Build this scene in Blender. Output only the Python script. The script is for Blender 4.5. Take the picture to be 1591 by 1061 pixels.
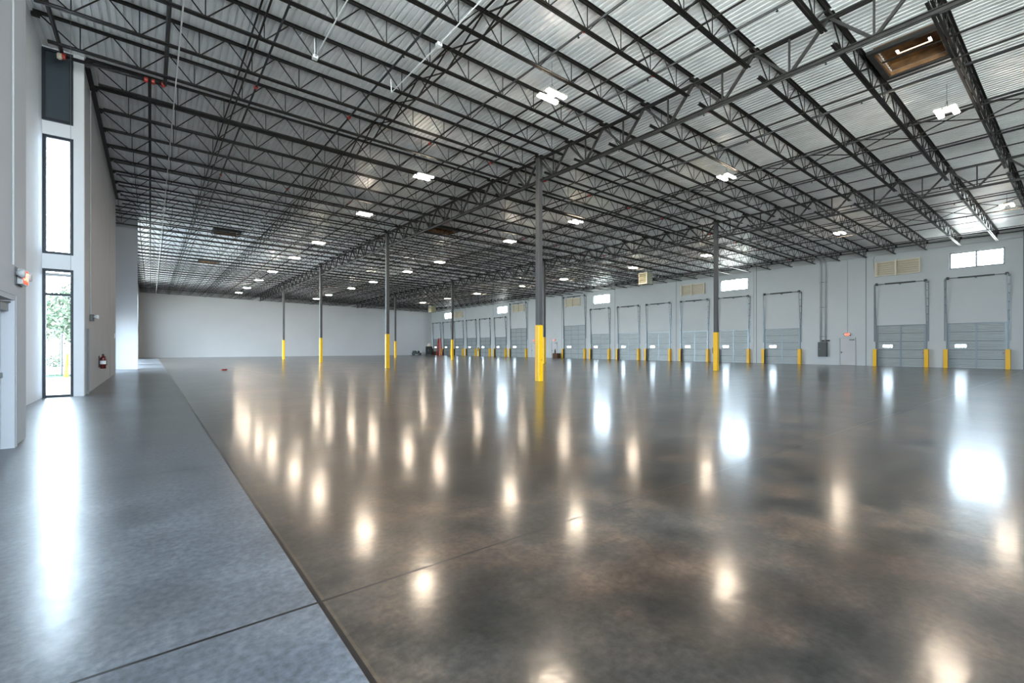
import bpy, math, random
from mathutils import Vector
random.seed(7)
scene = bpy.context.scene
for o in list(bpy.data.objects):
    bpy.data.objects.remove(o, do_unlink=True)
COL = scene.collection

# ------------------------------------------------------------------ camera, world, exposure
FPX, HORIZON = 713.16, 540.45
cam_data = bpy.data.cameras.new('camera')
cam_data.sensor_fit = 'HORIZONTAL'
cam_data.sensor_width = 36.0
cam_data.lens = 36.0 * FPX / 1591.0
cam_data.shift_y = (HORIZON - 530.5) / 1591.0
cam_data.clip_end = 600.0
cam = bpy.data.objects.new('camera', cam_data)
COL.objects.link(cam)
cam.location = (0, 0, 1.34)
cam.rotation_euler = (math.radians(90), 0, math.radians(-38.188))
scene.camera = cam

SKY_STRENGTH = 28.0
LAMP_STRENGTH = 170.0
world = bpy.data.worlds.new('sky')
scene.world = world
world.use_nodes = True
bg = world.node_tree.nodes['Background']
wn, wl = world.node_tree.nodes.new, world.node_tree.links.new
w_tc, w_sep, w_map, w_mix = wn('ShaderNodeTexCoord'), wn('ShaderNodeSeparateXYZ'), wn('ShaderNodeMapRange'), wn('ShaderNodeMix')
w_mix.data_type = 'RGBA'
w_map.inputs['From Min'].default_value, w_map.inputs['From Max'].default_value = -0.06, 0.02
w_mix.inputs[6].default_value = (0.74, 0.74, 0.72, 1)      # sunlit pavement below the horizon
w_mix.inputs[7].default_value = (0.73, 0.85, 1.0, 1)       # bright overcast sky above it
wl(w_tc.outputs['Generated'], w_sep.inputs[0])
wl(w_sep.outputs['Z'], w_map.inputs['Value'])
wl(w_map.outputs['Result'], w_mix.inputs[0])
wl(w_mix.outputs[2], bg.inputs['Color'])
bg.inputs['Strength'].default_value = SKY_STRENGTH
vs = scene.view_settings
vs.view_transform = 'Standard'
vs.look = 'None'
vs.gamma = 1.0
vs.use_curve_mapping = False
vs.exposure = 0.80
scene.cycles.use_denoising = True
scene.cycles.max_bounces = 8
scene.cycles.diffuse_bounces = 6
scene.cycles.glossy_bounces = 4
scene.cycles.sample_clamp_indirect = 4.0
scene.cycles.caustics_reflective = False
scene.cycles.caustics_refractive = False


# ------------------------------------------------------------------ materials
def new_mat(name):
    m = bpy.data.materials.new(name)
    m.use_nodes = True
    nt = m.node_tree
    return m, nt, nt.nodes['Principled BSDF']


def plain(name, col, rough=0.5, metal=0.0, noise=0.0, scale=3.0, spec=0.5):
    m, nt, p = new_mat(name)
    p.inputs['Base Color'].default_value = (*col, 1)
    p.inputs['Roughness'].default_value = rough
    p.inputs['Metallic'].default_value = metal
    p.inputs['Specular IOR Level'].default_value = spec
    if noise:
        tc = nt.nodes.new('ShaderNodeTexCoord')
        n = nt.nodes.new('ShaderNodeTexNoise')
        n.inputs['Scale'].default_value = scale
        n.inputs['Detail'].default_value = 5
        r = nt.nodes.new('ShaderNodeValToRGB')
        r.color_ramp.elements[0].position = 0.3
        r.color_ramp.elements[1].position = 0.7
        r.color_ramp.elements[0].color = (*[c * (1 - noise) for c in col], 1)
        r.color_ramp.elements[1].color = (*[min(1, c * (1 + noise)) for c in col], 1)
        nt.links.new(tc.outputs['Object'], n.inputs['Vector'])
        nt.links.new(n.outputs['Fac'], r.inputs['Fac'])
        nt.links.new(r.outputs['Color'], p.inputs['Base Color'])
    return m


def emitter(name, col, strength):
    m, nt, p = new_mat(name)
    p.inputs['Base Color'].default_value = (*col, 1)
    p.inputs['Emission Color'].default_value = (*col, 1)
    p.inputs['Emission Strength'].default_value = strength
    return m


def glass_mat():
    m = bpy.data.materials.new('window_glass')
    m.use_nodes = True
    nt = m.node_tree
    for n in list(nt.nodes):
        nt.nodes.remove(n)
    out = nt.nodes.new('ShaderNodeOutputMaterial')
    mix = nt.nodes.new('ShaderNodeMixShader')
    tr = nt.nodes.new('ShaderNodeBsdfTransparent')
    tr.inputs['Color'].default_value = (0.93, 0.97, 0.97, 1)
    gl = nt.nodes.new('ShaderNodeBsdfGlossy')
    gl.inputs['Roughness'].default_value = 0.02
    mix.inputs['Fac'].default_value = 0.07
    nt.links.new(tr.outputs[0], mix.inputs[1])
    nt.links.new(gl.outputs[0], mix.inputs[2])
    nt.links.new(mix.outputs[0], out.inputs['Surface'])
    return m


JOINT_X = 0.70


def floor_mat():
    m, nt, p = new_mat('polished_concrete')
    N, L = nt.nodes.new, nt.links.new
    tc = N('ShaderNodeTexCoord')
    sep = N('ShaderNodeSeparateXYZ')
    L(tc.outputs['Object'], sep.inputs[0])

    def noise(scale, detail, rough=0.6, stretch=None, dist=0.0):
        n = N('ShaderNodeTexNoise')
        n.inputs['Scale'].default_value = scale
        n.inputs['Detail'].default_value = detail
        n.inputs['Roughness'].default_value = rough
        n.inputs['Distortion'].default_value = dist
        if stretch:
            mp = N('ShaderNodeMapping')
            mp.inputs['Scale'].default_value = stretch
            L(tc.outputs['Object'], mp.inputs['Vector'])
            L(mp.outputs[0], n.inputs['Vector'])
        else:
            L(tc.outputs['Object'], n.inputs['Vector'])
        return n.outputs['Fac']

    def ramp(fac, stops):
        r = N('ShaderNodeValToRGB')
        e = r.color_ramp.elements
        while len(e) < len(stops):
            e.new(0.5)
        for i, (pos, c) in enumerate(stops):
            e[i].position = pos
            e[i].color = (*c, 1)
        L(fac, r.inputs['Fac'])
        return r.outputs['Color']

    def mathn(op, a, b=None):
        n = N('ShaderNodeMath')
        n.operation = op
        for i, v in enumerate((a, b)):
            if v is None:
                continue
            if isinstance(v, (int, float)):
                n.inputs[i].default_value = v
            else:
                L(v, n.inputs[i])
        return n.outputs[0]

    def mix(fac, a, b, mode='MIX'):
        n = N('ShaderNodeMix')
        n.data_type = 'RGBA'
        n.blend_type = mode
        for sock, v in ((n.inputs[0], fac), (n.inputs[6], a), (n.inputs[7], b)):
            if isinstance(v, (int, float)):
                sock.default_value = v
            elif isinstance(v, tuple):
                sock.default_value = (*v, 1)
            else:
                L(v, sock)
        return n.outputs[2]

    big = noise(0.35, 5, 0.6)
    mid = noise(1.8, 6, 0.62)
    fine = noise(24, 3, 0.6)
    warm = ramp(big, [(0.28, (0.008, 0.0052, 0.0038)), (0.5, (0.029, 0.0185, 0.0128)), (0.74, (0.076, 0.053, 0.037))])
    cool = ramp(big, [(0.28, (0.006, 0.0053, 0.0048)), (0.5, (0.022, 0.019, 0.0165)), (0.74, (0.064, 0.055, 0.047))])
    hue = ramp(noise(0.9, 4, 0.6), [(0.40, (0, 0, 0)), (0.60, (1, 1, 1))])
    main = mix(hue, cool, warm)
    strip = ramp(big, [(0.3, (0.048, 0.052, 0.060)), (0.7, (0.086, 0.090, 0.100))])
    side = mathn('GREATER_THAN', sep.outputs['X'], JOINT_X)
    col = mix(side, strip, main)
    mott = ramp(mid, [(0.3, (0.42, 0.42, 0.42)), (0.5, (1.0, 1.0, 1.0)), (0.7, (2.0, 1.95, 1.88))])
    col = mix(mathn('ADD', mathn('MULTIPLY', side, 0.55), 0.45), col, mott, 'MULTIPLY')
    speck = ramp(fine, [(0.3, (0.68, 0.68, 0.68)), (0.7, (1.35, 1.35, 1.35))])
    col = mix(1.0, col, speck, 'MULTIPLY')
    # pale traffic streaks
    scr = noise(0.5, 4, 0.6, stretch=(0.35, 1.0, 1), dist=0.3)
    scuff = ramp(scr, [(0.52, (0, 0, 0)), (0.75, (0.30, 0.30, 0.30))])
    col = mix(scuff, col, (0.11, 0.095, 0.08))
    # saw-cut joints

    def joint(coord, at, width):
        return mathn('LESS_THAN', mathn('ABSOLUTE', mathn('SUBTRACT', coord, at)), width)
    jl = joint(sep.outputs['X'], JOINT_X, 0.012)
    for y in [2.53, 6.2, 10.0, 13.9, 17.7, 21.5, 25.3, 29.1, 32.9, 36.7, 40.5, 44.5, 48.3, 52.1, 55.9, 59.7, 63.5, 67.3, 71.1, 75]:
        jl = mathn('MAXIMUM', jl, joint(sep.outputs['Y'], y, 0.009))
    for x in [4.62, 8.5, 12.4, 16.0, 19.5, 23.0, 26.5, 30.5, 34.5, 38.5]:
        jl = mathn('MAXIMUM', jl, joint(sep.outputs['X'], x, 0.008))
    edge = joint(sep.outputs['X'], JOINT_X + 0.006, 0.022)
    col = mix(mathn('MULTIPLY', edge, 0.25), col, (0.10, 0.065, 0.035))
    col = mix(jl, col, (0.012, 0.010, 0.009))
    L(col, p.inputs['Base Color'])
    rg = ramp(mid, [(0.25, (0.277, 0.277, 0.277)), (0.75, (0.34, 0.34, 0.34))])
    rs = ramp(mid, [(0.25, (0.285, 0.285, 0.285)), (0.75, (0.36, 0.36, 0.36))])
    L(mix(side, rs, rg), p.inputs['Roughness'])

    p.inputs['Specular IOR Level'].default_value = 0.10
    L(mathn('MULTIPLY', mathn('SUBTRACT', 1.0, jl), mathn('ADD', mathn('MULTIPLY', side, 0.2), 0.4)), p.inputs['Coat Weight'])
    L(mix(side, (0.19, 0.19, 0.19), (0.145, 0.145, 0.145)), p.inputs['Coat Roughness'])
    bump = N('ShaderNodeBump')
    bump.inputs['Strength'].default_value = 0.08
    bump.inputs['Distance'].default_value = 0.02
    wav = noise(5.0, 4, 0.55)
    h = mathn('SUBTRACT', mathn('ADD', wav, mathn('MULTIPLY', fine, 0.05)), mathn('MULTIPLY', jl, 0.8))
    L(h, bump.inputs['Height'])
    L(bump.outputs['Normal'], p.inputs['Normal'])
    L(bump.outputs['Normal'], p.inputs['Coat Normal'])
    return m


M = dict(
    floor=floor_mat(),
    deck=plain('galvanized_roof_deck', (0.90, 0.915, 0.925), 0.42, 0.22, 0.08, 1.5),
    wall_right=plain('painted_panel_wall', (0.455, 0.475, 0.475), 0.6, 0, 0.03, 0.6),
    wall_back=plain('painted_end_wall', (0.47, 0.467, 0.463), 0.6, 0, 0.05, 0.25),
    wall_recess=plain('daylight_tinted_recess_wall', (0.74, 0.76, 0.79), 0.6, 0, 0.02, 0.7),  # left wall paint with the window daylight mixed into its colour
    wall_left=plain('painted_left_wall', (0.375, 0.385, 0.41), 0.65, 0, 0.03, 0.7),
    steel=plain('primed_dark_steel', (0.010, 0.009, 0.008), 0.5, 0.0, 0.35, 6.0, 0.3),
    girder=plain('primed_girder_steel', (0.026, 0.025, 0.024), 0.5, 0.0, 0.3, 4.0, 0.4),
    pipe=plain('black_pipe', (0.013, 0.013, 0.014), 0.45),
    red=plain('red_enamel', (0.45, 0.03, 0.02), 0.4),
    darkred=plain('dark_red_enamel', (0.10, 0.008, 0.008), 0.35),
    column=plain('grey_column_paint', (0.055, 0.054, 0.055), 0.55, 0, 0.12, 1.2),
    yellow=plain('yellow_plastic', (0.78, 0.43, 0.004), 0.45, 0, 0.04, 2),
    door=plain('galvanized_door_panel', (0.31, 0.335, 0.33), 0.45, 0.15, 0.06, 1.0),
    stile=plain('door_stile', (0.24, 0.28, 0.31), 0.35, 0.3),
    seam=plain('door_section_joint', (0.06, 0.065, 0.07), 0.6),
    track=plain('track_steel', (0.16, 0.18, 0.19), 0.4, 0.6),
    dark=plain('black_rubber', (0.012, 0.012, 0.013), 0.55),
    white=plain('white_conduit', (0.72, 0.74, 0.75), 0.4),
    grey=plain('grey_conduit', (0.40, 0.41, 0.41), 0.4),
    panel=plain('dark_grey_enclosure', (0.055, 0.058, 0.055), 0.5),
    cream=plain('cream_louver', (0.62, 0.56, 0.44), 0.5),
    heater=plain('cream_heater', (0.55, 0.48, 0.32), 0.5),
    heater_side=plain('olive_heater_side', (0.23, 0.23, 0.13), 0.5),
    frame=plain('dark_window_frame', (0.010, 0.015, 0.024), 0.4),
    slate=plain('slate_spandrel', (0.040, 0.055, 0.068), 0.35),
    wframe=plain('thin_window_frame', (0.22, 0.24, 0.25), 0.4),
    glass=glass_mat(),
    lamp=emitter('lit_lamp_tube', (1.0, 0.83, 0.64), LAMP_STRENGTH),
    housing=plain('lamp_housing', (0.55, 0.53, 0.50), 0.4),
    exit=emitter('lit_exit_face', (1.0, 0.06, 0.02), 0.9),
    letters=emitter('lit_exit_letters', (1.0, 0.42, 0.30), 1.1),
    rust=plain('rusty_curb', (0.17, 0.085, 0.030), 0.6, 0, 0.5, 5),
    joint=plain('panel_joint_sealant', (0.15, 0.165, 0.17), 0.7),
    brown=plain('cardboard_brown', (0.075, 0.036, 0.018), 0.8, 0, 0.2, 8),
    tan=plain('tan_bag', (0.60, 0.52, 0.42), 0.8, 0, 0.15, 6),
    black=plain('black_plastic', (0.008, 0.010, 0.010), 0.6, 0, 0.3, 10, 0.2),
    green=plain('dark_green_paint', (0.016, 0.028, 0.020), 0.6, 0, 0.3, 8),
    asphalt=plain('pale_pavement', (0.78, 0.77, 0.75), 0.9, 0, 0.1, 2),
    grass=plain('lawn_grass', (0.012, 0.034, 0.014), 0.9, 0, 0.3, 9),
    leaf=plain('tree_leaves', (0.030, 0.048, 0.022), 0.8, 0, 0.3, 3),
    bark=plain('tree_bark', (0.02, 0.017, 0.014), 0.9),
)


# ------------------------------------------------------------------ mesh helpers
class MB:
    def __init__(self):
        self.v, self.f = [], []

    def add(self, verts, faces):
        b = len(self.v)
        self.v += [tuple(x) for x in verts]
        self.f += [tuple(i + b for i in f) for f in faces]
        return self

    def box(self, x0, x1, y0, y1, z0, z1):
        vs_ = [(x, y, z) for z in (z0, z1) for y in (y0, y1) for x in (x0, x1)]
        return self.add(vs_, [(0, 2, 3, 1), (4, 5, 7, 6), (0, 1, 5, 4), (2, 6, 7, 3), (0, 4, 6, 2), (1, 3, 7, 5)])

    def chamfer_box(self, x0, x1, y0, y1, z0, z1, c):
        # vertical edges and top edge chamfered
        def ring(z, i):
            a, b, p, q = x0 + i, x1 - i, y0 + i, y1 - i
            return [(a + c, p, z), (b - c, p, z), (b, p + c, z), (b, q - c, z), (b - c, q, z), (a + c, q, z), (a, q - c, z), (a, p + c, z)]
        return self.loft([ring(z0, 0), ring(z1 - c, 0), ring(z1, c * 0.8)])

    def loft(self, rings, cap=True, closed=True):
        n = len(rings[0])
        vs_ = [p for r in rings for p in r]
        fs = []
        for i in range(len(rings) - 1):
            for j in range(n if closed else n - 1):
                k = (j + 1) % n
                fs.append((i * n + j, i * n + k, (i + 1) * n + k, (i + 1) * n + j))
        if cap:
            fs.append(tuple(range(n))[::-1])
            fs.append(tuple((len(rings) - 1) * n + j for j in range(n)))
        return self.add(vs_, fs)

    def extrude(self, profile, a, b, up=(0, 0, 1)):
        """a closed 2D profile [(s, t)] swept from a to b; t runs along up, s sideways"""
        a, b = Vector(a), Vector(b)
        d = (b - a).normalized()
        u = Vector(up)
        s = d.cross(u)
        if s.length < 1e-6:
            s = d.cross(Vector((1, 0, 0)))
        s.normalize()
        u = s.cross(d).normalized()
        return self.loft([[p + s * q[0] + u * q[1] for q in profile] for p in (a, b)])

    def bar(self, a, b, w, h, up=(0, 0, 1)):
        return self.extrude([(-w / 2, -h / 2), (w / 2, -h / 2), (w / 2, h / 2), (-w / 2, h / 2)], a, b, up)

    def tube(self, pts, r, n=8):
        pts = [Vector(p) for p in pts]
        rings = []
        prev = None
        for i, p in enumerate(pts):
            if i == 0:
                d = pts[1] - p
            elif i == len(pts) - 1:
                d = p - pts[-2]
            else:
                d = (pts[i + 1] - p).normalized() + (p - pts[i - 1]).normalized()
                if d.length < 1e-5:
                    d = pts[i + 1] - p
            d.normalize()
            ref = prev if prev is not None else (Vector((0, 0, 1)) if abs(d.z) < 0.9 else Vector((1, 0, 0)))
            s = d.cross(ref)
            if s.length < 1e-4:
                s = d.cross(Vector((0.3, 1, 0.2)))
            s.normalize()
            u = s.cross(d).normalized()
            prev = u
            rad = r[i] if isinstance(r, (list, tuple)) else r
            rings.append([p + (s * math.cos(t) + u * math.sin(t)) * rad for t in [2 * math.pi * k / n for k in range(n)]])
        return self.loft(rings)

    def lathe(self, prof, c=(0, 0, 0), n=16, axis='z'):
        rings = []
        for r, h in prof:
            ring = []
            for k in range(n):
                t = 2 * math.pi * k / n
                x, y = r * math.cos(t), r * math.sin(t)
                p = (x, y, h) if axis == 'z' else ((h, x, y) if axis == 'x' else (y, h, x))
                ring.append((c[0] + p[0], c[1] + p[1], c[2] + p[2]))
            rings.append(ring)
        return self.loft(rings)

    def mesh(self, name, material, smooth=False):
        me = bpy.data.meshes.new(name)
        me.from_pydata(self.v, [], self.f)
        me.validate()
        import bmesh
        b = bmesh.new()
        b.from_mesh(me)
        bmesh.ops.recalc_face_normals(b, faces=b.faces)
        b.to_mesh(me)
        b.free()
        me.materials.append(material)
        if smooth:
            for p in me.polygons:
                p.use_smooth = True
        me.update()
        return me

    def build(self, name, material, parent=None, smooth=False, loc=None):
        return link(name, self.mesh(name, material, smooth), parent, loc)


def link(name, data, parent=None, loc=None, rot=None):
    o = bpy.data.objects.new(name, data)
    COL.objects.link(o)
    if loc is not None:
        o.location = loc
    if rot is not None:
        o.rotation_euler = rot
    if parent is not None:
        o.parent = parent
    return o


def tag(o, label=None, cat=None, group=None, kind=None):
    if label:
        o['label'] = label
    if cat:
        o['category'] = cat
    if group:
        o['group'] = group
    if kind:
        o['kind'] = kind
    return o


def thing(name, label, cat, loc=(0, 0, 0), group=None, rz=0, kind='thing'):
    o = bpy.data.objects.new(name, None)
    o.empty_display_size = 0.2
    COL.objects.link(o)
    o.location = loc
    o.rotation_euler = (0, 0, rz)
    return tag(o, label, cat, group, kind)


WORDS = ['zeroth', 'first', 'second', 'third', 'fourth', 'fifth', 'sixth', 'seventh', 'eighth', 'ninth', 'tenth', 'eleventh', 'twelfth',
         'thirteenth', 'fourteenth', 'fifteenth', 'sixteenth', 'seventeenth', 'eighteenth', 'nineteenth', 'twentieth']

# ------------------------------------------------------------------ layout of the hall (metres)
XL, XR = -1.465, 42.46          # left wall face, loading-dock wall face
XA, XB = 12.41, 26.50           # the two column rows
YC = [14.0, 29.245, 44.49, 59.735]
YBACK, YREAR = 79.0, -8.0
FAR_GLASS = ((39.0, 45.5), (48.0, 54.5), (57.0, 63.5), (66.0, 70.5))  # far left glazing; the two middle runs are added to supply daylight
REAR_X = (1.6, 5.4)  # unseen rear windows, added to let daylight into the hall
JSP = 15.245 / 9


def deck_z(x):
    return 9.22 - 0.015 * (x - XA)


# ------------------------------------------------------------------ floor
fl = MB().box(-2.7, XR + 0.25, YREAR - 0.3, YBACK + 0.3, -0.25, 0.0).build('floor', M['floor'])
tag(fl, 'polished concrete floor with pale strip along the left wall', 'floor', kind='structure')
g_poly = [(-2.75, 17.7), (-18, 17.7), (-40, 140), (-11, 140), (-5, 50), (-2.75, 37)]
gr = MB().loft([[(x, y, -0.6) for x, y in g_poly], [(x, y, -0.27) for x, y in g_poly]]).build('ground', M['asphalt'])
tag(gr, 'pale pavement outside the building', 'ground', kind='structure')


# ------------------------------------------------------------------ walls with openings
def wall(name, material, axis, face, outer, u0, u1, ztop, holes, label, parent_kind='structure', z0=-0.2):
    """axis 'y': wall in plane x=face running along y; axis 'x': plane y=face running along x. ztop(u) gives its height."""
    us = sorted({u0, u1, *[max(u0, min(u1, h[k])) for h in holes for k in (0, 1)]})
    zs = sorted({z0, *[h[k] for h in holes for k in (2, 3) if h[k] < 8.0]})
    zs_n = len(zs)

    def P(u, zi, side):
        z = zs[zi] if zi < zs_n else ztop(u)
        w = face if side == 0 else outer
        return (w, u, z) if axis == 'y' else (u, w, z)

    def zval(zi, u):
        return zs[zi] if zi < zs_n else ztop(u)

    def solid(i, j):
        if i < 0 or j < 0 or i >= len(us) - 1 or j >= zs_n:
            return False
        uc = (us[i] + us[i + 1]) / 2
        zc = (zval(j, uc) + zval(j + 1, uc)) / 2
        return not any(h[0] < uc < h[1] and h[2] < zc < h[3] for h in holes)
    mb = MB()
    idx = {}

    def V(u_i, zi, s):
        k = (u_i, zi, s)
        if k not in idx:
            idx[k] = len(mb.v)
            mb.v.append(P(us[u_i], zi, s))
        return idx[k]
    for i in range(len(us) - 1):
        for j in range(zs_n):
            if not solid(i, j):
                continue
            for s in (0, 1):
                mb.f.append((V(i, j, s), V(i + 1, j, s), V(i + 1, j + 1, s), V(i, j + 1, s)))
            for (di, dj, a, b) in ((-1, 0, (i, j), (i, j + 1)), (1, 0, (i + 1, j), (i + 1, j + 1)), (0, -1, (i, j), (i + 1, j)), (0, 1, (i, j + 1), (i + 1, j + 1))):
                if not solid(i + di, j + dj):
                    mb.f.append((V(*a, 0), V(*b, 0), V(*b, 1), V(*a, 1)))
    return tag(mb.build(name, material), label, 'wall', kind=parent_kind)


DOCKS = [(4.83, 2.75, 3.0), (8.69, 2.75, 3.0), (16.61, 2.75, 3.0), (20.77, 2.75, 3.0), (24.65, 2.8, 3.0), (28.78, 2.8, 3.0), (32.67, 2.8, 3.0), (36.81, 2.8, 3.0),
         (41.09, 3.7, 4.2), (52.40, 3.7, 4.2), (56.8, 2.8, 3.0), (60.95, 2.8, 3.0), (64.95, 2.8, 3.0), (68.95, 2.8, 3.0), (72.9, 2.8, 3.0), (76.8, 2.8, 3.0)]
HIWIN = [4.83, 20.72, 36.65, 56.5, 72.8]
LOUV = [8.83, 24.77, 41.3, 52.3, 68.85]
PDOOR = [(11.89, 0.94), (44.78, 0.94), (48.95, 0.94)]
rh = [(c - w / 2, c + w / 2, -0.2, h) for c, w, h in DOCKS]
rh += [(c - 1.29, c + 1.29, 6.64, 7.74) for c in HIWIN]
wall('wall_right', M['wall_right'], 'y', XR, XR + 0.22, YREAR, YBACK, lambda u: deck_z(XR) + 0.05, rh,
     'long pale grey wall on the right with the loading doors')
wall('wall_back', M['wall_back'], 'x', YBACK, YBACK + 0.25, -2.6, XR + 0.22, lambda u: deck_z(u) + 0.03, [],
     'plain off white far end wall')
# left wall, near stretch with a service door, then a recess, then onward
DOOR_L = (8.02, 8.96, -0.2, 1.98)
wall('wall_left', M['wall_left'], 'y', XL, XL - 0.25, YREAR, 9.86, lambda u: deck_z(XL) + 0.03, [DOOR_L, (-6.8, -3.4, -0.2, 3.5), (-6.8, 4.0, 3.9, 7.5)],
     'grey near left wall with a steel door at the picture edge')
wall('wall_left_recess_return', M['wall_left'], 'x', 9.86, 9.62, -2.5, XL - 0.25, lambda u: deck_z(u), [], 'return wall behind the near left wall corner')
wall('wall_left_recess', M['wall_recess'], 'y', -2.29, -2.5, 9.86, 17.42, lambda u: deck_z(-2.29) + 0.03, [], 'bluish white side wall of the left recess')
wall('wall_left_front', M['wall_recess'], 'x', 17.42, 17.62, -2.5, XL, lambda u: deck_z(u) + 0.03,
     [(-2.29, -1.68, -0.2, 3.48), (-2.29, -1.68, 3.88, 7.09)], 'narrow wall around the tall glazed door on the left')
wall('wall_left_middle', M['wall_left'], 'y', XL, XL - 0.25, 17.62, 31.95, lambda u: deck_z(XL) + 0.03, [], 'grey left wall with the fire extinguisher')
wall('wall_left_alcove', M['wall_left'], 'y', -2.29, -2.5, 31.95, 37.4, lambda u: deck_z(-2.29) + 0.03, [(33.2, 36.2, -0.2, 3.2)],
     'side wall of the far left alcove with tall glazing')
wall('wall_left_alcove_return', M['wall_left'], 'x', 31.95, 31.75, -2.5, XL - 0.25, lambda u: deck_z(u), [], 'return wall at the near end of the far alcove')
wall('wall_left_fin', M['wall_left'], 'x', 37.4, 37.65, -2.5, -0.66, lambda u: deck_z(u) + 0.03, [], 'bluish wall end facing the camera at the far left')
wall('wall_left_far', M['wall_back'], 'y', -1.22, -1.45, 37.65, YBACK, lambda u: deck_z(-1.22) + 0.03,
     [(a, b, -0.2, 3.4) for a, b in FAR_GLASS] + [(a, b, 3.9, 7.9) for a, b in FAR_GLASS], 'far stretch of the left wall beyond the wall end')
wall('wall_rear', M['wall_left'], 'x', YREAR, YREAR - 0.25, -2.5, XR + 0.22, lambda u: deck_z(u), [(x, x + 3.2, 0.3, 7.6) for x in REAR_X],
     'wall behind the camera with tall windows added for daylight')

nwin = [0]


def window(axis, face, thick, u0, u1, z0, z1, fw, material, label, mull=(), bars=()):
    """a framed window: four frame members, mullions, bars and one pane"""
    nwin[0] += 1
    w = thing('window_%d' % nwin[0], label, 'window', kind='structure')
    a, b = face, face + thick
    mb = MB()

    def bx(m_, ua, ub, za, zb, p, q):
        if axis == 'y':
            m_.box(p, q, ua, ub, za, zb)
        else:
            m_.box(ua, ub, p, q, za, zb)
    p, q = min(a, b), max(a, b)
    bx(mb, u0, u0 + fw, z0, z1, p, q)
    bx(mb, u1 - fw, u1, z0, z1, p, q)
    bx(mb, u0 + fw, u1 - fw, z0, z0 + fw, p, q)
    bx(mb, u0 + fw, u1 - fw, z1 - fw, z1, p, q)
    mb.build('window_frame', material, w)
    for u in mull:
        m2 = MB()
        bx(m2, u - fw / 2, u + fw / 2, z0 + fw, z1 - fw, p + 0.005, q - 0.005)
        m2.build('mullion', material, w)
    for z in bars:
        m2 = MB()
        bx(m2, u0 + fw, u1 - fw, z - fw / 2, z + fw / 2, p + 0.005, q - 0.005)
        m2.build('transom_bar', material, w)
    m3 = MB()
    mid = (p + q) / 2
    bx(m3, u0 + fw, u1 - fw, z0 + fw, z1 - fw, mid - 0.006, mid + 0.006)
    m3.build('pane', M['glass'], w)
    # sampling portal for the daylight that comes through this opening (gives off no light of its own)
    ld = bpy.data.lights.new('daylight_portal', 'AREA')
    ld.shape = 'RECTANGLE'
    ld.size, ld.size_y = u1 - u0, z1 - z0
    ld.cycles.is_portal = True
    lo_ = link('daylight_portal', ld, w)
    uc, zc = (u0 + u1) / 2, (z0 + z1) / 2
    lo_.location = (mid, uc, zc) if axis == 'y' else (uc, mid, zc)
    if axis == 'y':
        inward = Vector((-1, 0, 0)) if face > 20 else Vector((1, 0, 0))
    else:
        inward = Vector((0, -1, 0)) if face > 0 else Vector((0, 1, 0))
    if axis == 'y':
        lo_.rotation_euler = (math.radians(90), 0, math.radians(90) if inward.x < 0 else math.radians(-90))
    else:
        lo_.rotation_euler = (math.radians(90), 0, 0 if inward.y > 0 else math.radians(180))
    return w


hw_lab = ['high clerestory window above the nearest loading door', 'high window above the dock door behind the second row near column',
          'high window above the dock door nearest the tall drive-in door', 'high window beyond the far drive-in door, left of the near column',
          'farthest high window on the loading wall, beside a column']
for c, lb in zip(HIWIN, hw_lab):
    w = window('y', XR + 0.06, 0.08, c - 1.29, c + 1.29, 6.64, 7.74, 0.085, M['wframe'], lb, mull=(c,))
    w['group'] = 'high windows on the loading wall'
gd = window('x', 17.45, 0.10, -2.29, -1.68, 0.0, 3.48, 0.065, M['frame'], 'tall narrow glazed door with transom and trees outside', bars=(2.79,))
MB().box(-2.22, -1.72, 17.36, 17.45, 3.28, 3.36).build('door_operator', M['grey'], gd)
MB().box(-2.23, -1.73, 17.38, 17.45, 3.40, 3.44).build('header_rail', M['frame'], gd)
window('x', 17.45, 0.10, -2.29, -1.68, 3.88, 7.09, 0.075, M['frame'], 'tall white window above the narrow glazed door')
sp = thing('spandrel_panel', 'dark slate panel in black frame at top of left recess', 'panel')
MB().box(-2.22, -1.75, 17.375, 17.415, 7.52, 9.30).build('infill', M['slate'], sp)
m_ = MB()
m_.box(-2.29, -2.22, 17.35, 17.415, 7.45, 9.38)
m_.box(-1.75, -1.68, 17.35, 17.415, 7.45, 9.38)
m_.box(-2.22, -1.75, 17.35, 17.415, 7.45, 7.52)
m_.box(-2.22, -1.75, 17.35, 17.415, 9.31, 9.38)
m_.build('panel_frame', M['frame'], sp)
for (y0, y1) in ((33.2, 36.2),):
    window('y', -2.45, 0.10, y0, y1, 0.0, 3.2, 0.07, M['frame'], 'ground level glazing in the far left alcove', mull=(34.6,))
for (y0, y1), t in zip(FAR_GLASS, ('just past the wall end', 'near the middle, added for daylight', 'past the middle, added for daylight', 'near the far corner')):
    window('y', -1.40, 0.10, y0, y1, 0.0, 3.4, 0.07, M['frame'], 'ground level glazing in far left wall ' + t)
    window('y', -1.40, 0.10, y0, y1, 3.9, 7.9, 0.07, M['frame'], 'upper glazing in far left wall ' + t)
for (z0, z1, ye, mu) in ((0.0, 3.5, -3.4, (-5.1,)), (3.9, 7.5, 4.0, (-4.6, -2.4, -0.2, 2.0))):  # out-of-view glazing added to send daylight onto the roof deck
    window('y', XL - 0.18, 0.10, -6.8, ye, z0, z1, 0.07, M['frame'], 'left glazing beside the camera, added for daylight', mull=mu)
for x in REAR_X:
    window('x', YREAR - 0.15, 0.10, x, x + 3.2, 0.3, 7.6, 0.07, M['frame'], 'added tall window behind the camera, for daylight', bars=(3.8,))['group'] = 'added tall windows behind the camera'

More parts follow.
